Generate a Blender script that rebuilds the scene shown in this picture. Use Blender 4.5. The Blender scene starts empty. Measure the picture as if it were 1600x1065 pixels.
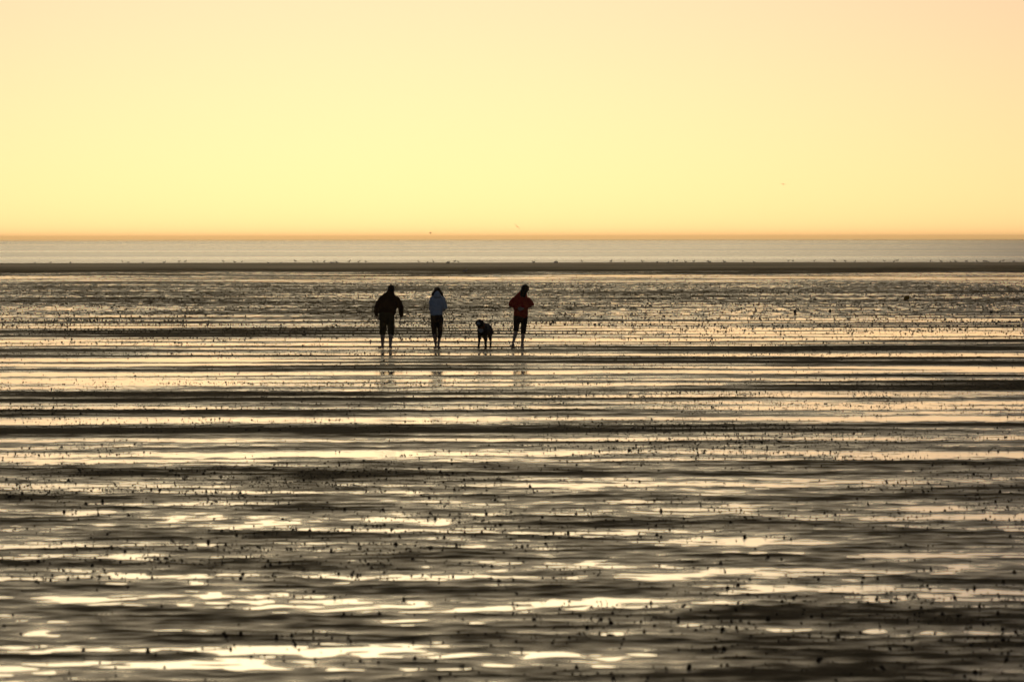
import bpy, bmesh, math, random
import numpy as np
from mathutils import Vector, Matrix, Euler

R = math.radians
sc = bpy.context.scene
C = sc.collection

# ------------------------------------------------------------------ camera
W, H, FPX = 1600.0, 1065.0, 8889.0          # photo size and 200 mm lens in photo pixels
CAM_H = 3.0
PITCH = math.atan((532.5 - 373.2) / FPX)     # horizon sits above the middle
ROLL = R(0.055)
cam_d = bpy.data.cameras.new('camera')
cam = bpy.data.objects.new('camera', cam_d)
C.objects.link(cam)
cam_d.lens = 200.0
cam_d.sensor_width = 36.0
cam_d.clip_start = 1.0
cam_d.clip_end = 90000.0
cam.location = (0, 0, CAM_H)
CAM_ROT = Matrix.Rotation(R(90) - PITCH, 3, 'X') @ Matrix.Rotation(-ROLL, 3, 'Z')
cam.rotation_euler = CAM_ROT.to_euler()
cam_d.dof.use_dof = True
cam_d.dof.focus_distance = 150.0
cam_d.dof.aperture_fstop = 7.0
sc.camera = cam

# ------------------------------------------------------------------ sky, sun, exposure
SUN_EL, SUN_AZ = 9.8, -1.5
wd = bpy.data.worlds.new('World')
sc.world = wd
wd.use_nodes = True
wn = wd.node_tree
bgn = wn.nodes['Background']
sky = wn.nodes.new('ShaderNodeTexSky')
sky.sky_type = 'NISHITA'
sky.sun_disc = False
sky.sun_elevation = R(SUN_EL)
sky.sun_rotation = R(SUN_AZ)
sky.altitude = 0.0
sky.air_density = 0.78
sky.dust_density = 0.74
sky.ozone_density = 1.0
tint = wn.nodes.new('ShaderNodeMix')
tint.data_type = 'RGBA'
tint.blend_type = 'MULTIPLY'
tint.inputs[0].default_value = 1.0
tint.inputs[7].default_value = (0.96, 0.94, 1.13, 1.0)
wn.links.new(sky.outputs[0], tint.inputs[6])
wn.links.new(tint.outputs[2], bgn.inputs[0])
bgn.inputs[1].default_value = 0.10

sun_d = bpy.data.lights.new('sun', 'SUN')
sun_d.energy = 0.5
sun_d.angle = R(14.0)     # veiled by bright haze
sun_d.color = (1.0, 0.82, 0.46)
sun = bpy.data.objects.new('sun', sun_d)
C.objects.link(sun)
sdir = Vector((math.sin(R(SUN_AZ)) * math.cos(R(SUN_EL)), math.cos(R(SUN_AZ)) * math.cos(R(SUN_EL)), math.sin(R(SUN_EL))))
sun.rotation_euler = sdir.to_track_quat('Z', 'Y').to_euler()

sc.view_settings.view_transform = 'Standard'
sc.view_settings.look = 'None'
sc.view_settings.gamma = 1.0
sc.view_settings.use_curve_mapping = False
sc.view_settings.exposure = -2.48
sc.render.engine = 'CYCLES'
sc.cycles.use_denoising = True
sc.cycles.max_bounces = 5
sc.cycles.sample_clamp_direct = 6.0
sc.cycles.sample_clamp_indirect = 4.0

rng = np.random.default_rng(7)
random.seed(7)

# ------------------------------------------------------------------ helpers
def ground_at(px, py, z=0.0):
    """world point on height z seen at photo pixel (px, py)"""
    v = CAM_ROT @ Vector(((px - W / 2) / FPX, (H / 2 - py) / FPX, -1.0))
    t = (z - CAM_H) / v.z
    return Vector((0, 0, CAM_H)) + v * t

def ray_at(px, py, dist):
    v = CAM_ROT @ Vector(((px - W / 2) / FPX, (H / 2 - py) / FPX, -1.0))
    return Vector((0, 0, CAM_H)) + v * dist

_perm = np.random.default_rng(3).permutation(4096)
def _h(ix, iy, s):
    return _perm[(_perm[(ix + 17 * s) & 4095] + iy * 131 + 977 * s) & 4095]
def gnoise(x, y, s=0):
    """gradient noise, about -1..1"""
    ix = np.floor(x).astype(np.int64); iy = np.floor(y).astype(np.int64)
    fx = x - ix; fy = y - iy
    u = fx * fx * fx * (fx * (fx * 6 - 15) + 10); v = fy * fy * fy * (fy * (fy * 6 - 15) + 10)
    def g(dx, dy):
        a = _h(ix + dx, iy + dy, s) * (2 * math.pi / 4096)
        return np.cos(a) * (fx - dx) + np.sin(a) * (fy - dy)
    a = g(0, 0); b = g(1, 0); c = g(0, 1); d = g(1, 1)
    return 1.5 * ((a + (b - a) * u) * (1 - v) + (c + (d - c) * u) * v)

def sstep(a, b, t):
    t = np.clip((t - a) / (b - a), 0, 1)
    return t * t * (3 - 2 * t)

def height(x, y):
    """sand surface above the level of the standing water"""
    x = np.asarray(x, float); y = np.asarray(y, float)
    yy = y + 1.2 * gnoise(x / 23, y / 31, 1) + 0.35 * gnoise(x / 5.2, y / 7, 2) + 0.012 * x
    near = 1 - sstep(55, 95, y)
    bars = gnoise(x / 34 + 3, yy / 5.4, 3) * 0.85 + gnoise(x / 19, yy / 2.7, 4) * 0.90
    mid = gnoise(x / 4.2, yy / 1.9, 5)
    small = gnoise(x / 1.5, yy / 0.95, 6)
    fine = gnoise(x / 0.55, yy / 0.42, 7)
    pim = gnoise(x / 0.22, y / 0.25, 8)
    speck = gnoise(x / 0.45, y / 1.3, 10)
    far = sstep(190, 240, y) * (1 - 0.75 * sstep(375, 420, y))
    h = bars * (0.026 - 0.0225 * near) * (1 - 0.68 * far)
    h = h + mid * (0.008 + 0.003 * near) + small * (0.004 + 0.005 * near) + fine * (0.0055 + 0.0025 * near) + pim * (0.0045 + 0.0030 * near) + speck * 0.017 * far
    patch = gnoise(x / 14, y / 26, 9)
    h = h + (0.008 - 0.007 * near) * patch
    off = 0.006 + 0.0012 * near + 0.0030 * far - 0.004 * sstep(385, 415, y) * (1 - sstep(440, 480, y)) \
        + (0.075 + 0.03 * gnoise(x / 40, y / 60, 15)) * sstep(455, 650, y + 35 * gnoise(x / 22, y / 40, 16) + 18 * gnoise(x / 6, y / 22, 17)) - 1.3 * sstep(705, 760, y)
    return h + off

def mesh_obj(name, verts, faces, mat=None, parent=None, smooth=True):
    me = bpy.data.meshes.new(name)
    if isinstance(verts, np.ndarray):
        verts = verts.tolist()
    me.from_pydata(verts, [], faces)
    if smooth:
        me.polygons.foreach_set('use_smooth', [True] * len(me.polygons))
    me.update()
    o = bpy.data.objects.new(name, me)
    C.objects.link(o)
    if mat: me.materials.append(mat)
    if parent: o.parent = parent
    return o

def grid_obj(name, X, Y, Z, mat):
    nr, nc = X.shape
    me = bpy.data.meshes.new(name)
    n = nr * nc
    co = np.stack([X, Y, Z], -1).reshape(-1).astype(np.float32)
    me.vertices.add(n); me.vertices.foreach_set('co', co)
    i = np.arange(n).reshape(nr, nc)
    q = np.stack([i[:-1, :-1], i[:-1, 1:], i[1:, 1:], i[1:, :-1]], -1).reshape(-1, 4)
    me.loops.add(q.size); me.loops.foreach_set('vertex_index', q.reshape(-1).astype(np.int32))
    me.polygons.add(len(q)); me.polygons.foreach_set('loop_start', (np.arange(len(q)) * 4).astype(np.int32))
    me.polygons.foreach_set('use_smooth', np.ones(len(q), bool))
    me.update(calc_edges=True)
    o = bpy.data.objects.new(name, me)
    C.objects.link(o)
    me.materials.append(mat)
    return o

def tag(o, label=None, cat=None, group=None, kind=None):
    if label: o['label'] = label
    if cat: o['category'] = cat
    if group: o['group'] = group
    if kind: o['kind'] = kind
    return o

def empty(name, loc, rz=0.0):
    o = bpy.data.objects.new(name, None)
    C.objects.link(o)
    o.location = loc
    o.rotation_euler = (0, 0, rz)
    o.empty_display_size = 0.3
    return o

# ------------------------------------------------------------------ materials
def nodes(name):
    m = bpy.data.materials.new(name)
    m.use_nodes = True
    nt = m.node_tree
    return m, nt, nt.nodes['Principled BSDF']

def N(nt, t, **kw):
    n = nt.nodes.new(t)
    for k, v in kw.items():
        setattr(n, k, v)
    return n

def noise_node(nt, vec, scale, detail=3.0, rough=0.55):
    n = N(nt, 'ShaderNodeTexNoise')
    n.inputs['Scale'].default_value = scale
    n.inputs['Detail'].default_value = detail
    n.inputs['Roughness'].default_value = rough
    nt.links.new(vec, n.inputs['Vector'])
    return n

def mapping(nt, vec, scale):
    n = N(nt, 'ShaderNodeMapping')
    n.inputs['Scale'].default_value = scale
    nt.links.new(vec, n.inputs['Vector'])
    return n.outputs[0]

def ramp(nt, fac, a, b, ca, cb):
    n = N(nt, 'ShaderNodeValToRGB')
    n.color_ramp.elements[0].position = a; n.color_ramp.elements[0].color = ca
    n.color_ramp.elements[1].position = b; n.color_ramp.elements[1].color = cb
    nt.links.new(fac, n.inputs[0])
    return n.outputs[0]

def maprange(nt, v, a, b, c, d):
    n = N(nt, 'ShaderNodeMapRange')
    for i, k in enumerate((a, b, c, d)):
        n.inputs[1 + i].default_value = k
    nt.links.new(v, n.inputs[0])
    return n.outputs[0]

def mat_sand():
    m, nt, p = nodes('wet_sand')
    g = N(nt, 'ShaderNodeNewGeometry')
    pos = g.outputs['Position']
    sx = N(nt, 'ShaderNodeSeparateXYZ'); nt.links.new(pos, sx.inputs[0])
    n1 = noise_node(nt, mapping(nt, pos, (0.35, 1.2, 0.0)), 1.0, 5)
    wet = ramp(nt, n1.outputs[0], 0.3, 0.7, (0.105, 0.060, 0.012, 1), (0.165, 0.098, 0.024, 1))
    dry = ramp(nt, n1.outputs[0], 0.3, 0.7, (0.62, 0.31, 0.04, 1), (0.68, 0.36, 0.06, 1))
    mx = N(nt, 'ShaderNodeMix', data_type='RGBA')
    nt.links.new(maprange(nt, sx.outputs[2], 0.035, 0.085, 0.0, 1.0), mx.inputs[0])
    nt.links.new(wet, mx.inputs[6]); nt.links.new(dry, mx.inputs[7])
    nt.links.new(mx.outputs[2], p.inputs['Base Color'])
    # drained sand high above the pools is duller than the film-covered sand near them
    n2 = noise_node(nt, mapping(nt, pos, (0.5, 2.0, 0.0)), 1.0, 4)
    add = N(nt, 'ShaderNodeMath', operation='MULTIPLY_ADD')
    nt.links.new(n2.outputs[0], add.inputs[0]); add.inputs[1].default_value = 0.03
    nt.links.new(sx.outputs[2], add.inputs[2])
    rr = N(nt, 'ShaderNodeValToRGB')
    rr.color_ramp.elements[0].position = 0.0; rr.color_ramp.elements[0].color = (0.16,) * 3 + (1,)
    rr.color_ramp.elements[1].position = 1.0; rr.color_ramp.elements[1].color = (0.55,) * 3 + (1,)
    for pos_, v_ in ((0.06, 0.32), (0.125, 0.45), (0.21, 0.70), (0.40, 0.74), (0.60, 0.60)):
        el = rr.color_ramp.elements.new(pos_); el.color = (v_,) * 3 + (1,)
    nt.links.new(maprange(nt, add.outputs[0], 0.013, 0.118, 0.0, 1.0), rr.inputs[0])
    nt.links.new(rr.outputs[0], p.inputs['Roughness'])
    sp = N(nt, 'ShaderNodeValToRGB')
    sp.color_ramp.elements[0].position = 0.0; sp.color_ramp.elements[0].color = (0.20,) * 3 + (1,)
    sp.color_ramp.elements[1].position = 1.0; sp.color_ramp.elements[1].color = (0.24,) * 3 + (1,)
    for pos_, v_ in ((0.09, 0.10), (0.19, 0.012), (0.6, 0.03)):
        el = sp.color_ramp.elements.new(pos_); el.color = (v_,) * 3 + (1,)
    nt.links.new(maprange(nt, add.outputs[0], 0.012, 0.110, 0.0, 1.0), sp.inputs[0])
    nt.links.new(sp.outputs[0], p.inputs['Specular IOR Level'])
    p.inputs['IOR'].default_value = 1.36
    b1 = noise_node(nt, mapping(nt, pos, (3.0, 8.0, 0.0)), 1.0, 8, 0.72)
    bm = N(nt, 'ShaderNodeBump')
    bm.inputs['Strength'].default_value = 1.0
    bm.inputs['Distance'].default_value = 0.040
    nt.links.new(b1.outputs[0], bm.inputs['Height'])
    nt.links.new(bm.outputs[0], p.inputs['Normal'])
    return m

def mat_pool():
    m, nt, p = nodes('pool_water')
    g = N(nt, 'ShaderNodeNewGeometry')
    pos = g.outputs['Position']
    p.inputs['Base Color'].default_value = (0.045, 0.036, 0.022, 1)
    p.inputs['Roughness'].default_value = 0.02
    p.inputs['IOR'].default_value = 1.333
    b = noise_node(nt, mapping(nt, pos, (3.0, 6.0, 0.0)), 1.0, 6, 0.65)
    bm = N(nt, 'ShaderNodeBump')
    bm.inputs['Strength'].default_value = 1.0
    bm.inputs['Distance'].default_value = 0.0022
    nt.links.new(b.outputs[0], bm.inputs['Height'])
    nt.links.new(bm.outputs[0], p.inputs['Normal'])
    return m

def mat_sea():
    m, nt, p = nodes('sea_water')
    g = N(nt, 'ShaderNodeNewGeometry')
    pos = g.outputs['Position']
    p.inputs['Base Color'].default_value = (0.11, 0.10, 0.06, 1)
    p.inputs['IOR'].default_value = 1.333
    n1 = noise_node(nt, mapping(nt, pos, (0.0012, 0.0060, 0.0)), 1.0, 5, 0.6)
    nt.links.new(maprange(nt, n1.outputs[0], 0.35, 0.65, 0.25, 0.33), p.inputs['Roughness'])
    b = noise_node(nt, mapping(nt, pos, (0.10, 0.45, 0.0)), 1.0, 4)
    bm = N(nt, 'ShaderNodeBump')
    nt.links.new(maprange(nt, n1.outputs[0], 0.35, 0.65, 0.72, 1.0), bm.inputs['Strength'])
    bm.inputs['Distance'].default_value = 0.62
    nt.links.new(b.outputs[0], bm.inputs['Height'])
    nt.links.new(bm.outputs[0], p.inputs['Normal'])
    return m

def mat_cloth(name, c, rough=0.85, scale=14.0, var=0.25):
    m, nt, p = nodes(name)
    tc = N(nt, 'ShaderNodeTexCoord')
    n = noise_node(nt, tc.outputs['Object'], scale, 5)
    lo = tuple(v * (1 - var) for v in c) + (1,); hi = tuple(min(1, v * (1 + var)) for v in c) + (1,)
    nt.links.new(ramp(nt, n.outputs[0], 0.3, 0.7, lo, hi), p.inputs['Base Color'])
    p.inputs['Roughness'].default_value = rough
    p.inputs['Specular IOR Level'].default_value = 0.25
    b = noise_node(nt, tc.outputs['Object'], scale * 0.7, 3)
    bm = N(nt, 'ShaderNodeBump')
    bm.inputs['Strength'].default_value = 0.6
    bm.inputs['Distance'].default_value = 0.02
    nt.links.new(b.outputs[0], bm.inputs['Height'])
    nt.links.new(bm.outputs[0], p.inputs['Normal'])
    return m

M_sand, M_pool, M_sea = mat_sand(), mat_pool(), mat_sea()
M_cast = mat_cloth('worm_cast_sand', (0.12, 0.068, 0.022), 0.75, 60.0, 0.35)
M_skin = mat_cloth('skin', (0.78, 0.47, 0.29), 0.55, 9.0, 0.12)
M_hair_dark = mat_cloth('dark_hair', (0.022, 0.014, 0.010), 0.45, 40.0, 0.4)
M_hair_brown = mat_cloth('brown_hair', (0.055, 0.028, 0.016), 0.45, 40.0, 0.4)
M_jk_dark = mat_cloth('dark_brown_jacket_cloth', (0.065, 0.022, 0.012), 0.8, 8.0, 0.3)
M_jk_blue = mat_cloth('pale_blue_jacket_cloth', (0.88, 0.85, 0.79), 0.8, 7.0, 0.15)
M_jk_red = mat_cloth('red_jacket_cloth', (0.92, 0.045, 0.025), 0.75, 7.0, 0.25)
M_shorts = mat_cloth('olive_shorts_cloth', (0.10, 0.075, 0.035), 0.85, 9.0, 0.25)
M_trs = mat_cloth('dark_trouser_cloth', (0.040, 0.024, 0.024), 0.85, 9.0, 0.3)

# ------------------------------------------------------------------ setting: tidal flat, pools, sea
def rows_between(segs):
    ys = []
    for a, b, s in segs:
        ys.append(np.arange(a, b, s))
    ys.append(np.array([segs[-1][1]]))
    return np.concatenate(ys)

ys = rows_between([(14, 34, 0.5), (34, 62, 0.10), (62, 110, 0.14), (110, 220, 0.22), (220, 420, 0.5), (420, 780, 1.2)])
NC = 480
t = np.linspace(-1, 1, NC)
Yg = np.repeat(ys[:, None], NC, 1)
Xg = t[None, :] * (Yg * 0.09 * 1.15 + 2.5)
Zg = height(Xg, Yg)
tag(grid_obj('tidal_flat', Xg, Yg, Zg, M_sand), kind='structure')
# the flat goes on outside the strip in view
def side_apron(sign):
    n = 60
    s = np.linspace(0, 1, n) ** 2.2
    rows = ys[::6]
    Y2 = np.repeat(rows[:, None], n, 1)
    x0 = Y2 * 0.09 * 1.15 + 2.5
    X2 = sign * (x0 - 0.05 + s[None, :] * (600 - x0))
    if sign < 0:
        X2 = X2[:, ::-1]
    Z2 = height(X2, Y2) - 0.002
    return grid_obj('tidal_flat', X2, Y2, Z2, M_sand)
for s_ in (-1, 1):
    tag(side_apron(s_), kind='structure')

yb = np.array([-400, -100, 0, 14.2]); xb = np.array([-600.0, -50, 50, 600])
Xb, Yb = np.meshgrid(xb, yb)
tag(grid_obj('beach', Xb, Yb, np.full(Xb.shape, 0.01), M_sand), kind='structure')

xw = np.array([-600.0, 0, 600]); yw = np.array([16.0, 300, 620])
Xw, Yw = np.meshgrid(xw, yw)
tag(grid_obj('pool_water', Xw, Yw, np.zeros(Xw.shape), M_pool), kind='structure')

xs = np.array([-12000.0, -3000, 0, 3000, 12000]); ysea = np.array([690.0, 1500, 6000, 22000])
Xs, Ys = np.meshgrid(xs, ysea)
tag(grid_obj('sea', Xs, Ys, np.full(Xs.shape, -0.05), M_sea), kind='structure')

# ------------------------------------------------------------------ body builder
def basis(t, side):
    t = t.normalized()
    s = side - t * side.dot(t)
    if s.length < 1e-5:
        s = Vector((0, 1, 0)) - t * t.y
    s.normalize()
    return s, t.cross(s)

def tube(parts, pts, rad, seg=14, side=Vector((1, 0, 0))):
    """closed tapered tube through pts; rad is r or (r_side, r_other) per point; ends rounded"""
    pts = [Vector(p) for p in pts]
    rad = [(r, r) if not isinstance(r, tuple) else r for r in rad]
    t0 = (pts[0] - pts[1]).normalized(); t1 = (pts[-1] - pts[-2]).normalized()
    P, Rr = [], []
    for k, (e, f) in enumerate(((0.85, 0.5), (0.5, 0.86))):
        P.append(pts[0] + t0 * min(rad[0]) * e); Rr.append((rad[0][0] * f, rad[0][1] * f))
    P += pts; Rr += rad
    for e, f in ((0.5, 0.86), (0.85, 0.5)):
        P.append(pts[-1] + t1 * min(rad[-1]) * e); Rr.append((rad[-1][0] * f, rad[-1][1] * f))
    V = []; F = []
    n = len(P)
    for i in range(n):
        t = P[min(i + 1, n - 1)] - P[max(i - 1, 0)]
        a, b = basis(t, side)
        for k in range(seg):
            an = 2 * math.pi * k / seg
            V.append(P[i] + a * math.cos(an) * Rr[i][0] + b * math.sin(an) * Rr[i][1])
    for i in range(n - 1):
        for k in range(seg):
            k2 = (k + 1) % seg
            F.append((i * seg + k, i * seg + k2, (i + 1) * seg + k2, (i + 1) * seg + k))
    F.append(tuple(range(seg - 1, -1, -1)))
    F.append(tuple((n - 1) * seg + k for k in range(seg)))
    parts.append((V, F))

def ell(parts, c, r, rot=(0, 0, 0), nu=16, nv=10):
    m = Euler(rot).to_matrix(); c = Vector(c)
    V = [c + m @ Vector((0, 0, r[2]))]
    for j in range(1, nv):
        th = math.pi * j / nv
        for k in range(nu):
            a = 2 * math.pi * k / nu
            V.append(c + m @ Vector((r[0] * math.sin(th) * math.cos(a), r[1] * math.sin(th) * math.sin(a), r[2] * math.cos(th))))
    V.append(c + m @ Vector((0, 0, -r[2])))
    F = []
    for k in range(nu):
        F.append((0, 1 + k, 1 + (k + 1) % nu))
    for j in range(nv - 2):
        for k in range(nu):
            a = 1 + j * nu; k2 = (k + 1) % nu
            F.append((a + k, a + nu + k, a + nu + k2, a + k2))
    l = len(V) - 1; a = 1 + (nv - 2) * nu
    for k in range(nu):
        F.append((l, a + (k + 1) % nu, a + k))
    parts.append((V, F))

def merge(name, parts, mat, parent=None, voxel=0.01, smooth=4, rough=0.0, rscale=9.0):
    """weld overlapping closed shapes into ONE continuous surface"""
    V = []; F = []
    for v, f in parts:
        o = len(V); V += v; F += [tuple(i + o for i in q) for q in f]
    ob = mesh_obj(name, [tuple(v) for v in V], F, mat, parent)
    md = ob.modifiers.new('weld', 'REMESH'); md.mode = 'VOXEL'; md.voxel_size = voxel; md.use_smooth_shade = True
    if smooth:
        sm = ob.modifiers.new('smooth', 'SMOOTH'); sm.iterations = smooth; sm.factor = 0.5
    dg = bpy.context.evaluated_depsgraph_get()
    me = bpy.data.meshes.new_from_object(ob.evaluated_get(dg))
    ob.modifiers.clear()
    old = ob.data
    ob.data = me
    bpy.data.meshes.remove(old)
    me.name = name
    me.materials.clear(); me.materials.append(mat)
    if rough:
        n = len(me.vertices); co = np.empty(n * 3, np.float32); no = np.empty(n * 3, np.float32)
        me.vertices.foreach_get('co', co); me.vertices.foreach_get('normal', no)
        co = co.reshape(-1, 3); no = no.reshape(-1, 3)
        d = gnoise(co[:, 0] * rscale + co[:, 1] * 3.1, co[:, 2] * rscale * 0.8, 11) + 0.6 * gnoise(co[:, 1] * rscale * 2, co[:, 2] * rscale * 2 + co[:, 0] * 5, 12)
        co = co + no * (d * rough)[:, None].astype(np.float32)
        me.vertices.foreach_set('co', co.reshape(-1).astype(np.float32)); me.update()
    me.polygons.foreach_set('use_smooth', [True] * len(me.polygons))
    return ob

def hand(parts, wrist, d, palm, thumb):
    """palm and five bent fingers; d: wrist to fingertips, palm: way the palm faces, thumb: side of the thumb"""
    w = Vector(wrist); d = Vector(d).normalized()
    palm = Vector(palm); palm = (palm - d * palm.dot(d)).normalized()
    s = d.cross(palm)
    if s.dot(Vector(thumb)) < 0: s = -s
    tube(parts, [w - d * 0.02, w + d * 0.03, w + d * 0.085], [(0.027, 0.021), (0.036, 0.018), (0.041, 0.015)], 12, s)
    for off, ln in ((0.032, 0.074), (0.011, 0.083), (-0.011, 0.077), (-0.031, 0.060)):
        b = w + d * 0.075 + s * off
        tube(parts, [b, b + d * ln * 0.5 + palm * 0.010, b + d * ln * 0.8 + palm * 0.030, b + d * ln * 0.86 + palm * 0.050],
             [0.0095, 0.0090, 0.0085, 0.0075], 8, s)
    b = w + d * 0.030 + s * 0.028
    tube(parts, [b, b + d * 0.030 + s * 0.022 + palm * 0.008, b + d * 0.062 + s * 0.026 + palm * 0.020], [0.012, 0.0105, 0.0085], 8, palm)

def head(parts, c, pitch, rollx, k=1.0):
    """skull, jaw, nose, ears, brow, lips; looks along +Y before pitch/roll"""
    m = Matrix.Rotation(-pitch, 3, 'X') @ Matrix.Rotation(0, 3, 'Z')
    m = Matrix.Rotation(rollx, 3, 'Y') @ m
    c = Vector(c)
    e = m.to_euler()
    P = lambda x, y, z: c + m @ (Vector((x, y, z)) * k)
    ell(parts, P(0, -0.008, 0.025), (0.076 * k, 0.096 * k, 0.090 * k), e)
    ell(parts, P(0, 0.025, -0.045), (0.058 * k, 0.068 * k, 0.068 * k), e)
    ell(parts, P(0, 0.062, -0.088), (0.028 * k, 0.026 * k, 0.020 * k), e)            # chin
    tube(parts, [P(0, 0.086, 0.012), P(0, 0.108, -0.022), P(0, 0.100, -0.032)], [0.009, 0.014, 0.013], 8)
    ell(parts, P(0, 0.086, 0.024), (0.052 * k, 0.014 * k, 0.010 * k), e)             # brow
    ell(parts, P(0, 0.090, -0.060), (0.024 * k, 0.010 * k, 0.008 * k), e)            # mouth
    for sx_ in (-1, 1):
        ell(parts, P(sx_ * 0.078, -0.004, -0.010), (0.010 * k, 0.020 * k, 0.032 * k), e)   # ear
        ell(parts, P(sx_ * 0.031, 0.080, 0.008), (0.013 * k, 0.011 * k, 0.010 * k), e)     # eye
    return P, e

def leg(parts, hip, knee, ankle, toe, k=1.0):
    hip, knee, ankle, toe = (Vector(v) for v in (hip, knee, ankle, toe))
    tube(parts, [hip, hip.lerp(knee, 0.5), knee], [0.088 * k, 0.074 * k, 0.056 * k])
    calf = knee.lerp(ankle, 0.35) + Vector((0, -0.018, 0))
    tube(parts, [knee, calf, knee.lerp(ankle, 0.75), ankle], [0.055 * k, 0.056 * k, 0.040 * k, 0.034 * k])
    fd = (toe - ankle); fl = Vector((fd.x, fd.y, 0)).normalized()
    heel = ankle - fl * 0.045 + Vector((0, 0, -0.052))
    mid = ankle.lerp(toe, 0.55) + Vector((0, 0, 0.006))
    tube(parts, [heel, ankle + Vector((0, 0, -0.045)), mid, toe], [(0.032, 0.028), (0.036, 0.034), (0.043, 0.028), (0.044, 0.014)], 12, Vector((fl.y, -fl.x, 0)))
    s_ = Vector((fl.y, -fl.x, 0))
    for q in range(5):
        b = toe + s_ * (q - 2) * 0.017 - fl * 0.008 - Vector((0, 0, 0.002))
        tube(parts, [b, b + fl * (0.030 - 0.002 * abs(q - 1))], [0.009, 0.008], 6)

def ground_z(x, y):
    return float(height(np.array([x]), np.array([y]))[0])

# ------------------------------------------------------------------ people
def place(px, py):
    p = ground_at(px, py)
    return Vector((p.x, p.y, max(ground_z(p.x, p.y), -0.006)))

# --- bulky man in dark jacket and long shorts, head bowed
man = empty('person', place(607, 545.5))
tag(man, 'bulky walker in dark brown jacket and long shorts, arms hanging, head bowed', 'person')
b = []
P, e = head(b, (0.070, 0.105, 1.598), R(30), R(4), 1.18)
tube(b, [(0.035, 0.03, 1.44), (0.055, 0.075, 1.52), (0.07, 0.11, 1.57)], [0.075, 0.062, 0.058])
tube(b, [(-0.045, -0.01, 0.90), (-0.02, 0.0, 1.10), (0.01, 0.01, 1.26), (0.03, 0.02, 1.38)], [(0.17, 0.13), (0.17, 0.13), (0.18, 0.12), (0.14, 0.09)])
for sh, el_, wr, th in (((-0.17, 0.02, 1.35), (-0.318, -0.03, 1.12), (-0.325, 0.05, 0.92), 1), ((0.22, 0.02, 1.34), (0.345, -0.03, 1.10), (0.345, 0.05, 0.89), -1)):
    tube(b, [sh, Vector(sh).lerp(Vector(el_), 0.5), el_], [0.062, 0.052, 0.044])
    tube(b, [el_, Vector(el_).lerp(Vector(wr), 0.4), wr], [0.043, 0.042, 0.028])
    hand(b, wr, (0.08 * th, 0.12, -1), (th, -0.2, 0), (0.0, 1.0, 0.0))
leg(b, (-0.13, 0, 0.88), (-0.155, 0.09, 0.48), (-0.165, 0.10, 0.085), (-0.235, 0.24, 0.016), 1.12)
leg(b, (0.045, 0, 0.88), (0.070, 0.01, 0.47), (0.050, -0.06, 0.085), (0.065, 0.12, 0.016), 1.12)
merge('body', b, M_skin, man, 0.0075, 3)
j = []
tube(j, [(-0.035, -0.005, 0.985), (-0.02, 0.0, 1.10), (0.005, 0.0, 1.24), (0.02, 0.01, 1.36), (0.035, 0.025, 1.44), (0.052, 0.045, 1.50), (0.062, 0.06, 1.545)],
     [(0.225, 0.175), (0.235, 0.19), (0.255, 0.18), (0.255, 0.155), (0.195, 0.125), (0.132, 0.105), (0.100, 0.095)], 20)
for sh, el_, wr in (((-0.185, 0.02, 1.36), (-0.318, -0.03, 1.12), (-0.327, 0.045, 0.925)), ((0.235, 0.02, 1.35), (0.345, -0.03, 1.10), (0.347, 0.045, 0.895))):
    tube(j, [sh, Vector(sh).lerp(Vector(el_), 0.5), el_, Vector(el_).lerp(Vector(wr), 0.5), wr], [0.085, 0.090, 0.080, 0.068, 0.050])
merge('jacket', j, M_jk_dark, man, 0.011, 3, 0.008, 8.0)
j = []
tube(j, [(-0.045, -0.01, 1.06), (-0.045, -0.01, 0.94), (-0.045, -0.01, 0.84)], [(0.215, 0.165), (0.215, 0.175), (0.185, 0.155)], 20)
tube(j, [(-0.14, -0.01, 0.88), (-0.150, 0.04, 0.66), (-0.158, 0.085, 0.44)], [0.112, 0.102, 0.092])
tube(j, [(0.05, -0.01, 0.88), (0.064, 0.0, 0.66), (0.072, 0.005, 0.43)], [0.112, 0.102, 0.092])
merge('shorts', j, M_shorts, man, 0.011, 3, 0.006, 9.0)
h = []
ell(h, P(0, -0.022, 0.036), (0.098, 0.116, 0.100), e)
tube(h, [P(0, -0.085, 0.02), P(0, -0.080, -0.055)], [(0.074, 0.03), (0.066, 0.024)], 12)
merge('hair', h, M_hair_dark, man, 0.009, 2, 0.005, 30.0)

# --- walker in pale blue hooded jacket
wom = empty('person', place(683.5, 545.0))
tag(wom, 'slim walker in pale blue hooded jacket and dark cropped trousers, hair down', 'person')
b = []
P, e = head(b, (0.0, 0.125, 1.555), R(45), R(0))
tube(b, [(-0.02, 0.02, 1.38), (-0.01, 0.06, 1.45), (0.0, 0.10, 1.51)], [0.060, 0.052, 0.050])
tube(b, [(-0.02, 0.0, 0.86), (-0.025, 0.0, 1.05), (-0.02, 0.0, 1.22), (-0.015, 0.01, 1.36)], [(0.14, 0.10), (0.125, 0.09), (0.145, 0.10), (0.13, 0.08)])
for sh, el_, wr, th in (((-0.165, 0.02, 1.37), (-0.185, 0.03, 1.10), (-0.06, 0.20, 1.06), 1), ((0.155, 0.02, 1.36), (0.215, -0.01, 1.13), (0.09, 0.17, 1.04), -1)):
    tube(b, [sh, Vector(sh).lerp(Vector(el_), 0.5), el_], [0.048, 0.042, 0.036])
    tube(b, [el_, Vector(el_).lerp(Vector(wr), 0.4), wr], [0.036, 0.034, 0.024])
    hand(b, wr, (th, 0.25, -0.15), (0, -1, 0), (0, 0, 1))
leg(b, (-0.10, 0, 0.84), (-0.085, 0.06, 0.47), (-0.045, 0.09, 0.085), (-0.075, 0.24, 0.016), 0.88)
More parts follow.
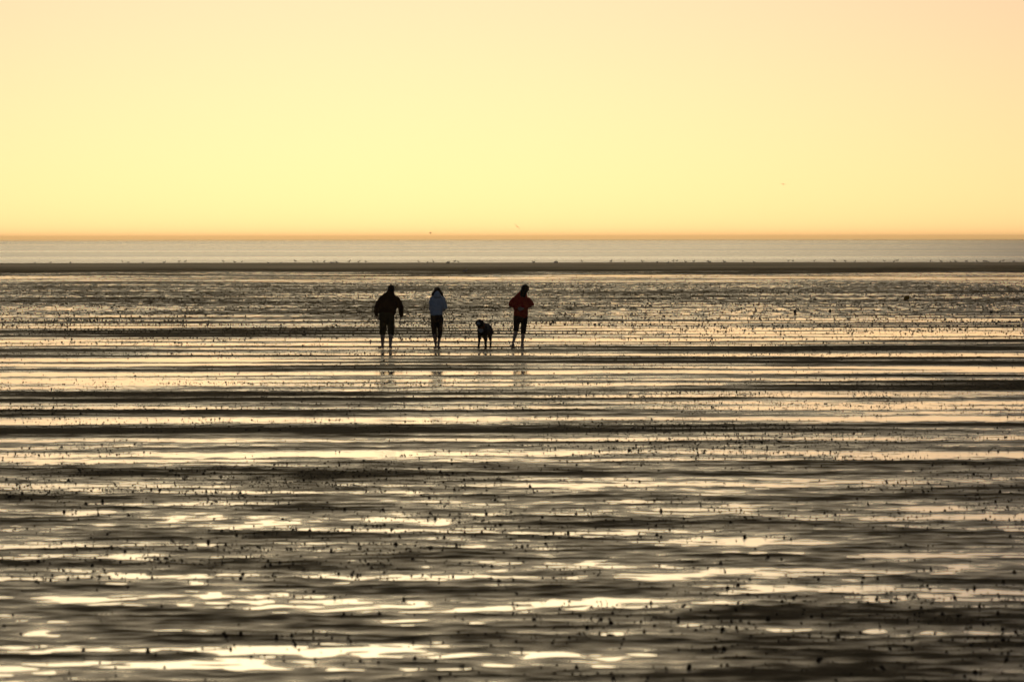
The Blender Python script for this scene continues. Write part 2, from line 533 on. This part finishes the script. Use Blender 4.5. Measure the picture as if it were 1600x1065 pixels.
leg(b, (0.065, 0, 0.84), (0.070, 0.01, 0.47), (0.030, -0.09, 0.095), (0.050, 0.06, 0.016), 0.88)
merge('body', b, M_skin, wom, 0.0075, 3)
j = []
tube(j, [(-0.025, 0.0, 0.935), (-0.03, 0.0, 1.05), (-0.03, 0.0, 1.20), (-0.02, 0.01, 1.33), (-0.015, 0.02, 1.41), (-0.01, 0.05, 1.47)],
     [(0.170, 0.14), (0.175, 0.14), (0.180, 0.135), (0.175, 0.125), (0.115, 0.095), (0.075, 0.075)], 20)
tube(j, [(-0.135, 0.02, 1.37), (-0.168, 0.03, 1.24), (-0.172, 0.04, 1.10), (-0.10, 0.16, 1.06)], [0.078, 0.070, 0.062, 0.045])
tube(j, [(0.125, 0.02, 1.37), (0.180, 0.0, 1.25), (0.212, -0.01, 1.13), (0.12, 0.14, 1.05)], [0.080, 0.072, 0.062, 0.045])
jk = merge('jacket', j, M_jk_blue, wom, 0.011, 3, 0.007, 8.0)
hd = []
tube(hd, [(0.005, -0.075, 1.555), (0.0, -0.090, 1.51), (0.0, -0.085, 1.45), (0.0, -0.07, 1.40)], [(0.050, 0.030), (0.085, 0.050), (0.110, 0.055), (0.105, 0.04)], 16)
merge('hood', hd, M_jk_blue, jk, 0.010, 2, 0.006, 9.0)
j = []
tube(j, [(-0.02, 0.0, 1.00), (-0.02, 0.0, 0.90), (-0.02, 0.0, 0.80)], [(0.155, 0.125), (0.168, 0.14), (0.155, 0.125)], 20)
tube(j, [(-0.10, 0, 0.84), (-0.095, 0.03, 0.64), (-0.085, 0.065, 0.46), (-0.068, 0.085, 0.31)], [0.092, 0.080, 0.068, 0.058])
tube(j, [(0.068, 0, 0.84), (0.075, 0.0, 0.64), (0.070, 0.005, 0.46), (0.052, -0.05, 0.33)], [0.092, 0.080, 0.068, 0.060])
merge('trousers', j, M_trs, wom, 0.011, 3, 0.005, 9.0)
h = []
ell(h, P(0, -0.018, 0.036), (0.094, 0.104, 0.092), e)
for sx_ in (-1, 1):
    tube(h, [P(sx_ * 0.05, 0.0, 0.05), P(sx_ * 0.095, -0.01, -0.03), (sx_ * 0.125, 0.03, 1.50), (sx_ * 0.135, 0.03, 1.43)], [0.045, 0.040, 0.036, 0.018], 10)
merge('hair', h, M_hair_brown, wom, 0.009, 2, 0.006, 30.0)

# --- walker in red jacket, hands behind the back, one heel lifted
red = empty('person', place(814, 545.0))
tag(red, 'walker in red jacket with hands behind back and trousers rolled up', 'person')
b = []
P, e = head(b, (0.108, 0.095, 1.610), R(34), R(16), 1.12)
tube(b, [(0.03, 0.02, 1.42), (0.06, 0.05, 1.50), (0.09, 0.08, 1.57)], [0.062, 0.055, 0.052])
tube(b, [(-0.01, 0.0, 0.88), (0.0, 0.0, 1.08), (0.01, 0.0, 1.23), (0.02, 0.01, 1.34)], [(0.145, 0.105), (0.14, 0.10), (0.16, 0.11), (0.12, 0.08)])
for sh, el_, wr, th in (((-0.17, 0.0, 1.325), (-0.285, -0.09, 1.205), (-0.085, -0.215, 1.11), 1), ((0.19, 0.0, 1.315), (0.295, -0.09, 1.215), (0.070, -0.225, 1.10), -1)):
    tube(b, [sh, Vector(sh).lerp(Vector(el_), 0.5), el_], [0.052, 0.046, 0.040])
    tube(b, [el_, Vector(el_).lerp(Vector(wr), 0.4), wr], [0.040, 0.038, 0.026])
    hand(b, wr, (th, -0.10, -0.35), (0, -1, 0.2), (0, 0, 1))
leg(b, (-0.105, 0, 0.86), (-0.125, 0.02, 0.50), (-0.215, -0.19, 0.165), (-0.235, -0.10, 0.016), 0.95)
leg(b, (0.085, 0, 0.86), (0.065, 0.08, 0.48), (0.030, 0.06, 0.085), (0.050, 0.22, 0.016), 0.95)
merge('body', b, M_skin, red, 0.0075, 3)
j = []
tube(j, [(0.0, 0.0, 0.905), (0.0, 0.0, 1.04), (0.0, -0.005, 1.18), (0.005, 0.0, 1.30), (0.02, 0.01, 1.39), (0.045, 0.03, 1.47), (0.070, 0.05, 1.535)],
     [(0.195, 0.150), (0.190, 0.150), (0.215, 0.155), (0.235, 0.140), (0.190, 0.115), (0.135, 0.105), (0.100, 0.092)], 20)
for sh, el_, wr in (((-0.18, 0.0, 1.335), (-0.285, -0.09, 1.205), (-0.100, -0.200, 1.12)), ((0.20, 0.0, 1.325), (0.295, -0.09, 1.215), (0.090, -0.205, 1.115))):
    tube(j, [sh, Vector(sh).lerp(Vector(el_), 0.5), el_, Vector(el_).lerp(Vector(wr), 0.5), wr], [0.080, 0.080, 0.068, 0.056, 0.044])
merge('jacket', j, M_jk_red, red, 0.011, 3, 0.008, 8.0)
j = []
tube(j, [(-0.01, 0.0, 1.0), (-0.01, 0.0, 0.90), (-0.01, 0.0, 0.82)], [(0.16, 0.13), (0.180, 0.140), (0.165, 0.13)], 20)
tube(j, [(-0.11, 0, 0.86), (-0.118, 0.01, 0.68), (-0.128, 0.005, 0.50)], [0.100, 0.086, 0.076])
tube(j, [(0.092, 0, 0.86), (0.080, 0.04, 0.66), (0.064, 0.075, 0.45)], [0.100, 0.086, 0.074])
merge('trousers', j, M_trs, red, 0.011, 3, 0.005, 9.0)
h = []
ell(h, P(0, -0.018, 0.026), (0.112, 0.120, 0.108), e)
ell(h, P(0.0, -0.075, -0.045), (0.078, 0.050, 0.065), e)
tube(h, [P(-0.01, -0.085, -0.03), P(-0.02, -0.085, -0.10), (0.05, -0.075, 1.42)], [(0.090, 0.045), (0.095, 0.045), (0.070, 0.03)], 12)
merge('hair', h, M_hair_dark, red, 0.009, 2, 0.007, 28.0)

# ------------------------------------------------------------------ dog
def mat_dog():
    m, nt, p = nodes('dog_fur')
    tc = N(nt, 'ShaderNodeTexCoord')
    n = noise_node(nt, tc.outputs['Object'], 22.0, 5)
    dark = ramp(nt, n.outputs[0], 0.3, 0.7, (0.020, 0.010, 0.007, 1), (0.055, 0.028, 0.018, 1))
    def spot(c, r0, r1):
        sub = N(nt, 'ShaderNodeVectorMath', operation='DISTANCE')
        nt.links.new(tc.outputs['Object'], sub.inputs[0]); sub.inputs[1].default_value = c
        return maprange(nt, sub.outputs['Value'], r0, r1, 1.0, 0.0)
    a = spot((0.015, 0.56, 0.665), 0.050, 0.085); c = spot((0.0, 0.34, 0.50), 0.05, 0.08)
    mxm = N(nt, 'ShaderNodeMath', operation='MAXIMUM'); nt.links.new(a, mxm.inputs[0]); nt.links.new(c, mxm.inputs[1])
    mx = N(nt, 'ShaderNodeMix', data_type='RGBA')
    nt.links.new(mxm.outputs[0], mx.inputs[0]); nt.links.new(dark, mx.inputs[6]); mx.inputs[7].default_value = (0.70, 0.66, 0.62, 1)
    nt.links.new(mx.outputs[2], p.inputs['Base Color'])
    p.inputs['Roughness'].default_value = 0.6
    b = noise_node(nt, tc.outputs['Object'], 45.0, 4)
    bm = N(nt, 'ShaderNodeBump'); bm.inputs['Distance'].default_value = 0.015
    nt.links.new(b.outputs[0], bm.inputs['Height']); nt.links.new(bm.outputs[0], p.inputs['Normal'])
    return m

dog = empty('dog', place(757, 545.0), R(163))
tag(dog, 'dark shaggy dog with white patch on its head, walking among the people', 'dog')
d = []
tube(d, [(0, -0.29, 0.53), (0, -0.15, 0.52), (0, 0.05, 0.51), (0, 0.20, 0.52), (0, 0.27, 0.55)],
     [(0.115, 0.155), (0.130, 0.180), (0.138, 0.195), (0.138, 0.190), (0.095, 0.13)], 18)
tube(d, [(0, 0.22, 0.60), (0, 0.32, 0.65), (0, 0.42, 0.71)], [(0.105, 0.125), (0.092, 0.105), (0.080, 0.085)], 14)
ell(d, (0, 0.45, 0.725), (0.085, 0.100, 0.082))
tube(d, [(0, 0.50, 0.705), (0, 0.57, 0.672), (0, 0.615, 0.650)], [(0.055, 0.052), (0.045, 0.040), (0.036, 0.032)], 12)
ell(d, (0, 0.640, 0.662), (0.016, 0.012, 0.012))
for sx_ in (-1, 1):
    tube(d, [(sx_ * 0.065, 0.43, 0.770), (sx_ * 0.098, 0.435, 0.725), (sx_ * 0.100, 0.45, 0.650)], [(0.020, 0.035), (0.018, 0.045), (0.012, 0.030)], 10)
    # front leg: shoulder, elbow, low wrist, paw
    fy = 0.05 if sx_ > 0 else -0.04
    tube(d, [(sx_ * 0.085, 0.20, 0.50), (sx_ * 0.090, 0.17, 0.38), (sx_ * 0.088, 0.19 + fy * 0.6, 0.20), (sx_ * 0.086, 0.19 + fy, 0.055)], [(0.062, 0.085), (0.050, 0.056), (0.034, 0.036), (0.029, 0.031)], 12)
    tube(d, [(sx_ * 0.086, 0.18 + fy, 0.030), (sx_ * 0.086, 0.235 + fy, 0.024)], [(0.036, 0.028), (0.034, 0.020)], 10)
    # hind leg: thigh, knee forward, hock back, shank, paw
    hy = -0.06 if sx_ > 0 else 0.05
    tube(d, [(sx_ * 0.080, -0.24, 0.54), (sx_ * 0.092, -0.19 + hy * 0.4, 0.40)], [(0.075, 0.125), (0.062, 0.080)], 12)
    tube(d, [(sx_ * 0.092, -0.19 + hy * 0.4, 0.40), (sx_ * 0.092, -0.27 + hy * 0.8, 0.27), (sx_ * 0.092, -0.335 + hy, 0.205)], [(0.055, 0.068), (0.042, 0.046), (0.030, 0.032)], 12)
    tube(d, [(sx_ * 0.092, -0.335 + hy, 0.205), (sx_ * 0.090, -0.305 + hy, 0.055)], [0.030, 0.028], 10)
    tube(d, [(sx_ * 0.090, -0.31 + hy, 0.030), (sx_ * 0.090, -0.25 + hy, 0.024)], [(0.036, 0.028), (0.034, 0.020)], 10)
tube(d, [(0, -0.36, 0.60), (-0.03, -0.44, 0.53), (-0.05, -0.49, 0.43), (-0.05, -0.52, 0.36)], [0.040, 0.050, 0.055, 0.024], 12)
merge('body', d, mat_dog(), dog, 0.010, 3, 0.010, 16.0)
co = []
for k in range(17):
    a = 2 * math.pi * k / 16
    co.append(Vector((0.105 * math.cos(a), 0.325 + 0.072 * math.sin(a), 0.645 - 0.085 * math.sin(a))))
cv = []
for k in range(16):
    tube(cv, [co[k], co[k + 1]], [0.012, 0.012], 6)
merge('collar', cv, mat_cloth('red_collar', (0.45, 0.08, 0.05), 0.6), dog, 0.008, 1)

# ------------------------------------------------------------------ gulls
M_gull = mat_cloth('gull_plumage', (0.80, 0.76, 0.70), 0.8, 12.0, 0.3)
M_gull_dark = mat_cloth('grey_wing_plumage', (0.42, 0.40, 0.37), 0.8, 12.0, 0.3)
M_bill = mat_cloth('bill_and_leg_skin', (0.45, 0.22, 0.05), 0.5, 12.0, 0.1)

def standing_gull_parts():
    v = []
    tube(v, [(-0.20, 0, 0.185), (-0.10, 0, 0.20), (0.0, 0, 0.215), (0.09, 0, 0.235), (0.13, 0, 0.27)], [(0.012, 0.03), (0.05, 0.055), (0.07, 0.075), (0.06, 0.065), (0.04, 0.04)], 10, Vector((0, 1, 0)))
    tube(v, [(0.10, 0, 0.255), (0.135, 0, 0.31), (0.145, 0, 0.345)], [0.042, 0.034, 0.034], 8, Vector((0, 1, 0)))
    ell(v, (0.152, 0, 0.355), (0.044, 0.034, 0.035), nu=10, nv=6)
    w = []
    for s_ in (-1, 1):
        tube(w, [(0.08, s_ * 0.062, 0.235), (-0.06, s_ * 0.066, 0.215), (-0.18, s_ * 0.035, 0.20), (-0.28, s_ * 0.012, 0.195)], [(0.014, 0.045), (0.014, 0.050), (0.012, 0.030), (0.006, 0.010)], 8, Vector((0, 1, 0)))
    l = []
    tube(l, [(0.18, 0, 0.352), (0.225, 0, 0.345)], [0.012, 0.006], 6, Vector((0, 1, 0)))
    for s_ in (-1, 1):
        tube(l, [(0.0, s_ * 0.03, 0.17), (0.0, s_ * 0.032, 0.09), (0.005, s_ * 0.032, 0.008)], [0.009, 0.006, 0.006], 6, Vector((0, 1, 0)))
        tube(l, [(0.0, s_ * 0.032, 0.005), (0.05, s_ * 0.036, 0.004)], [(0.018, 0.004), (0.026, 0.003)], 6, Vector((0, 1, 0)))
    return v, w, l

def join_parts(name, groups):
    V = []; F = []; MI = []; mats = []
    for gi, (parts, mat) in enumerate(groups):
        mats.append(mat)
        for v, f in parts:
            o = len(V); V += [tuple(q) for q in v]; F += [tuple(i + o for i in q) for q in f]; MI += [gi] * len(f)
    me = bpy.data.meshes.new(name)
    me.from_pydata(V, [], F)
    for m in mats: me.materials.append(m)
    me.polygons.foreach_set('material_index', MI)
    me.polygons.foreach_set('use_smooth', [True] * len(F))
    me.update()
    return me

gv, gw, gl = standing_gull_parts()
me_gull = join_parts('gull', [(gv, M_gull), (gw, M_gull_dark), (gl, M_bill)])
# (photo x, photo y of the feet, relative size)
GX = [(55, 410.5), (79, 412.6), (110, 410.5), (191, 411.2), (200, 412.4), (223, 412.6), (257, 412.4), (280, 411), (290, 411), (349, 411), (367, 412), (378, 411.4),
      (419, 413), (439, 413.2), (461, 411), (489, 411.8), (496, 411), (507, 411.6), (518, 413.2), (521, 412.8), (526, 412.8), (546, 411.6), (561, 411.2), (572, 411.2),
      (654, 411.2), (668, 412.4), (677, 411), (699, 413), (701, 412.8), (710, 411.2), (716, 411.4), (832, 411.2), (835, 412.6), (868, 412.8), (870, 413), (909, 411),
      (955, 411.4), (976, 410.8), (1004, 411.6), (1027, 412.6), (1044, 412.8), (1052, 410.4), (1058, 410.4), (1071, 411.6), (1084, 411.2), (1106, 411), (1109, 412.2),
      (1131, 411.6), (1161, 410.6), (1178, 412.4), (1232, 410.4), (1239, 410), (1273, 410), (1304, 410.4), (1321, 408.8), (1336, 410.6), (1357, 409.4), (1382, 409.8),
      (1397, 409), (1402, 410), (1454, 409.8), (1470, 411.6), (1485, 409.4), (1493, 409), (1510, 409.6), (1526, 408.4), (1537, 411.2), (1541, 411.4), (1545, 409), (1563, 409.4), (1568, 409.8), (1584, 409)]
for k, (px, py) in enumerate(GX):
    p = ground_at(px, py + 1.0, -0.05)
    z = max(ground_z(p.x, p.y), -0.10)
    o = bpy.data.objects.new('gull', me_gull)
    C.objects.link(o)
    o.location = (p.x, p.y, z - 0.004)
    o.rotation_euler = (0, R(random.uniform(-14, 10)), random.choice((0, math.pi)) + R(random.uniform(-50, 50)))
    s_ = random.uniform(0.70, 1.0)
    o.scale = (s_, s_, s_)
    side = 'to the left of the bulky walker' if px < 580 else ('behind the three walkers' if px < 840 else ('right of the walkers' if px < 1240 else 'near the right edge'))
    tag(o, 'tiny gull standing at the far water edge, ' + side, 'gull', 'gulls at the far water edge, ' + side)

def flying_gull(px, py, dist, label, yaw, roll, pitch, scale, dihedral):
    c = ray_at(px, py, dist)
    root = empty('flying_gull', c, 0)
    root.rotation_euler = (R(pitch), R(roll), R(yaw)); root.scale = (scale,) * 3
    tag(root, label, 'gull')
    v = []
    tube(v, [(0, -0.24, 0), (0, -0.14, 0.0), (0, 0.0, 0.0), (0, 0.12, 0.01), (0, 0.19, 0.02)], [(0.05, 0.010), (0.035, 0.03), (0.055, 0.055), (0.045, 0.045), (0.034, 0.032)], 12)
    body = mesh_obj('body', *[[tuple(q) for q in v[0][0]], v[0][1]], M_gull, root)
    hb = []; tube(hb, [(0, 0.22, 0.016), (0, 0.265, 0.010)], [0.011, 0.006], 6)
    mesh_obj('bill', [tuple(q) for q in hb[0][0]], hb[0][1], M_bill, root)
    for s_ in (-1, 1):
        wv = []
        tube(wv, [(s_ * 0.03, 0.03, 0.02), (s_ * 0.22, 0.08, 0.02 + dihedral), (s_ * 0.38, 0.05, 0.03 + dihedral * 0.7), (s_ * 0.60, -0.06, 0.02 - dihedral * 0.1)],
             [(0.085, 0.014), (0.080, 0.011), (0.062, 0.008), (0.014, 0.004)], 10, Vector((0, 1, 0)))
        mesh_obj('wing', [tuple(q) for q in wv[0][0]], wv[0][1], M_gull, root)
flying_gull(1224, 288, 1050, 'lone gull gliding in the clear sky at right', 35, 6, 4, 1.0, 0.10)
flying_gull(808, 354, 900, 'gull banking steeply just above the horizon over the red-jacketed walker', 15, 42, 0, 1.1, 0.06)
flying_gull(673, 364.5, 1100, 'small gull flying low over the horizon above the blue-jacketed walker', 70, -10, 0, 0.9, 0.16)

# a darker gull resting on the bank behind the walkers
p = ground_at(727, 426, 0.06)
o = bpy.data.objects.new('gull', me_gull); C.objects.link(o)
o.location = (p.x, p.y, ground_z(p.x, p.y) - 0.004); o.rotation_euler = (0, 0, R(40)); o.scale = (1.0,) * 3
tag(o, 'single gull on the brown sand bank, nearer than the water edge line', 'gull')

# ------------------------------------------------------------------ washed-up buoy and stones
M_buoy = mat_cloth('weathered_orange_plastic', (0.85, 0.36, 0.05), 0.55, 6.0, 0.3)
M_rope = mat_cloth('dark_rope', (0.05, 0.035, 0.02), 0.9, 30.0, 0.3)
p = ground_at(1416, 468.5)
z = max(ground_z(p.x, p.y), 0.0)
by = empty('buoy', (p.x, p.y, z - 0.01), R(10))
by.scale = (0.9, 0.9, 0.82)
tag(by, 'weathered orange buoy lying on the wet flat at far right', 'buoy')
v = []
ell(v, (0.03, 0, 0.135), (0.165, 0.15, 0.145), (0, R(-35), 0), 20, 14)
tube(v, [(-0.06, 0, 0.07), (-0.14, 0, 0.035)], [0.06, 0.035], 12, Vector((0, 1, 0)))
merge('float', v, M_buoy, by, 0.012, 3)
v = []
for k in range(10):
    a0, a1 = 2 * math.pi * k / 10, 2 * math.pi * (k + 1) / 10
    tube(v, [(-0.18 + 0.035 * math.cos(a0), 0, 0.035 + 0.030 * math.sin(a0)), (-0.18 + 0.035 * math.cos(a1), 0, 0.035 + 0.030 * math.sin(a1))], [0.010, 0.010], 6, Vector((0, 1, 0)))
merge('eye', v, M_buoy, by, 0.006, 1)
v = []
tube(v, [(-0.20, 0, 0.02), (-0.30, 0.06, 0.016), (-0.42, 0.02, 0.014), (-0.55, 0.08, 0.012)], [0.013] * 4, 6)
mesh_obj('rope', [tuple(q) for q in v[0][0]], v[0][1], M_rope, by)

M_stone = mat_cloth('dark_stone', (0.060, 0.045, 0.035), 0.6, 10.0, 0.4)
for px, py, r, lab in ((1242, 490.5, 0.075, 'upright dark stone on the glittering flat right of the red-jacketed walker'),
                       (1297, 488.5, 0.060, 'small reddish dark stone just right of the upright stone'),
                       (1549, 489, 0.075, 'low dark stone on the flat below and right of the buoy'),
                       (1596, 499, 0.055, 'dark stone at the right edge of the flat')):
    p = ground_at(px, py)
    v = []
    up = 1.25 if 'upright' in lab else 0.6
    ell(v, (0, 0, r * up * 0.8), (r, r * 0.8, r * up), (0, 0.2, px), 14, 9)
    o = merge('stone', v, M_stone, None, r * 0.12, 1, r * 0.16, 1.3 / r)
    o.location = (p.x, p.y, max(ground_z(p.x, p.y), -0.01))
    tag(o, lab, 'stone', 'stones on the flat')

# ------------------------------------------------------------------ worm casts
def coil_mesh(seed):
    r_ = random.Random(seed)
    V = []; F = []
    n = 20; seg = 4
    ph = r_.uniform(0, 6.28)
    pts = []
    for k in range(n + 1):
        f = k / n
        a = ph + f * 2 * math.pi * 2.6
        rr = (1 - f) ** 0.8 * 0.75 + 0.06
        pts.append(Vector((rr * math.cos(a) + r_.uniform(-.12, .12), rr * math.sin(a) + r_.uniform(-.12, .12), 0.10 + 0.95 * f + r_.uniform(-.06, .06))))
    for k in range(n + 1):
        t_ = pts[min(k + 1, n)] - pts[max(k - 1, 0)]
        a_, b_ = basis(t_, Vector((0, 0, 1)))
        w = 0.26 if k < n else 0.12
        for q in range(seg):
            an = 2 * math.pi * q / seg
            V.append(tuple(pts[k] + (a_ * math.cos(an) + b_ * math.sin(an)) * w))
    for k in range(n):
        for q in range(seg):
            q2 = (q + 1) % seg
            F.append((k * seg + q, k * seg + q2, (k + 1) * seg + q2, (k + 1) * seg + q))
    # the sunk heap under the coil
    o = len(V)
    for q in range(8):
        V.append((0.85 * math.cos(q * math.pi / 4), 0.85 * math.sin(q * math.pi / 4), -0.35))
    for q in range(8):
        V.append((0.55 * math.cos(q * math.pi / 4), 0.55 * math.sin(q * math.pi / 4), 0.30))
    V.append((0, 0, 0.85))
    for q in range(8):
        q2 = (q + 1) % 8
        F.append((o + q, o + q2, o + 8 + q2, o + 8 + q)); F.append((o + 8 + q, o + 8 + q2, o + 16))
    me = bpy.data.meshes.new('worm_cast')
    me.from_pydata(V, [], F)
    me.polygons.foreach_set('use_smooth', [True] * len(F))
    me.materials.append(M_cast)
    return me

def scatter(y0, y1, per_m2, seed):
    g = np.random.default_rng(seed)
    area = 0.5 * ((y1 ** 2 - y0 ** 2) * 0.09 * 1.12 * 2) + 3.0 * (y1 - y0)
    n = int(area * per_m2)
    u = g.random(n)
    y = np.sqrt(y0 ** 2 + u * (y1 ** 2 - y0 ** 2))
    x = (g.random(n) * 2 - 1) * (y * 0.09 * 1.12 + 1.5)
    clump = gnoise(x / 6.0, y / 9.0, 21) * 0.55 + gnoise(x / 1.3, y / 1.6, 22) * 0.45
    keep = g.random(n) < np.clip(0.34 + 1.5 * clump, 0.03, 1.0)
    return x[keep], y[keep]

parts_xy = [scatter(33, 120, 44, 31), scatter(120, 215, 10.0, 32), scatter(215, 390, 4.5, 33), scatter(390, 520, 0.8, 34)]
X = np.concatenate([p_[0] for p_ in parts_xy]); Y = np.concatenate([p_[1] for p_ in parts_xy])
Z = height(X, Y)
farness = sstep(110, 240, Y)
rad = np.clip(rng.lognormal(0.0, 0.36, len(X)) * (0.0090 + 0.0165 * farness), 0.005, 0.022 + 0.022 * farness)
hgt = rad * rng.uniform(0.7, 1.6, len(X))
Z = np.maximum(Z, -0.25 * hgt)         # a heap always breaks the surface
show = rad / Y
order = np.argsort(-show)
inview = (np.abs(X) < Y * 0.0895) & (Y > 38.9) & (Z + hgt > 0.012)
pick = [i for i in order if inview[i]][:300]
ps = set(pick)
coils = [coil_mesh(s_) for s_ in range(8)]
for n_, i in enumerate(pick):
    o = bpy.data.objects.new('worm_cast', coils[n_ % 8])
    C.objects.link(o)
    o.location = (X[i], Y[i], Z[i] - 0.002)
    o.scale = (rad[i], rad[i], hgt[i])
    o.rotation_euler = (0, 0, random.uniform(0, 6.28))
    u_ = X[i] / (Y[i] * 0.09)
    side = 'at lower left' if u_ < -0.34 else ('at lower centre' if u_ < 0.34 else 'at lower right')
    where = 'standing in a shallow pool' if Z[i] < 0.001 else 'on wet sand'
    tag(o, 'small dark coiled worm cast %s %s of the foreground' % (where, side), 'worm cast', 'worm casts %s %s' % (where, side))
rest = np.array([i for i in range(len(X)) if i not in ps])
def lumps(ix):
    n = len(ix); k = 5
    a = np.arange(k) * 2 * np.pi / k
    ph = rng.uniform(0, 6.28, (n, 1))
    r1 = rad[ix][:, None] * rng.uniform(0.85, 1.15, (n, k)); r2 = rad[ix][:, None] * rng.uniform(0.50, 0.85, (n, k))
    V = np.zeros((n, 2 * k + 1, 3), np.float32)
    for c_, (r_, hf) in enumerate(((r1, -0.25), (r2, 0.62))):
        V[:, c_ * k:(c_ + 1) * k, 0] = X[ix][:, None] + r_ * np.cos(a + ph)
        V[:, c_ * k:(c_ + 1) * k, 1] = Y[ix][:, None] + r_ * np.sin(a + ph)
        V[:, c_ * k:(c_ + 1) * k, 2] = Z[ix][:, None] + hgt[ix][:, None] * (hf + rng.uniform(-0.14, 0.14, (n, k)))
    V[:, 2 * k, 0] = X[ix] + rad[ix] * rng.uniform(-.3, .3, n); V[:, 2 * k, 1] = Y[ix] + rad[ix] * rng.uniform(-.3, .3, n)
    V[:, 2 * k, 2] = Z[ix] + hgt[ix]
    q = np.arange(k); q2 = (q + 1) % k
    tri = np.concatenate([np.stack([q, q2, k + q2], 1), np.stack([q, k + q2, k + q], 1), np.stack([k + q, k + q2, np.full(k, 2 * k)], 1)])
    T = (tri[None] + (np.arange(n) * (2 * k + 1))[:, None, None]).reshape(-1, 3)
    me = bpy.data.meshes.new('worm_casts')
    me.vertices.add(n * (2 * k + 1)); me.vertices.foreach_set('co', V.reshape(-1))
    me.loops.add(T.size); me.loops.foreach_set('vertex_index', T.reshape(-1).astype(np.int32))
    me.polygons.add(len(T)); me.polygons.foreach_set('loop_start', (np.arange(len(T)) * 3).astype(np.int32))
    me.update(calc_edges=True)
    me.materials.append(M_cast)
    o = bpy.data.objects.new('worm_casts', me)
    C.objects.link(o)
    return o
tag(lumps(rest), 'countless dark worm casts dotted over the wet flat', kind='stuff')
print('casts', len(X), 'tris', len(rest) * 15)

# ------------------------------------------------------------------ haze
def mat_haze():
    m = bpy.data.materials.new('haze_air')
    m.use_nodes = True
    nt = m.node_tree
    nt.nodes.remove(nt.nodes['Principled BSDF'])
    v = N(nt, 'ShaderNodeVolumePrincipled')
    v.inputs['Color'].default_value = (1.0, 0.80, 0.45, 1)
    v.inputs['Density'].default_value = 0.00006
    v.inputs['Anisotropy'].default_value = 0.85
    nt.links.new(v.outputs[0], nt.nodes['Material Output'].inputs['Volume'])
    return m
def box_mesh(name, a, b, mat):
    (x0, y0, z0), (x1, y1, z1) = a, b
    v = [(x0, y0, z0), (x1, y0, z0), (x1, y1, z0), (x0, y1, z0), (x0, y0, z1), (x1, y0, z1), (x1, y1, z1), (x0, y1, z1)]
    f = [(0, 3, 2, 1), (4, 5, 6, 7), (0, 1, 5, 4), (1, 2, 6, 5), (2, 3, 7, 6), (3, 0, 4, 7)]
    return mesh_obj(name, v, f, mat, smooth=False)
tag(box_mesh('haze', (-12500, -600, -3.0), (12500, 22500, 14.0), mat_haze()), kind='stuff')
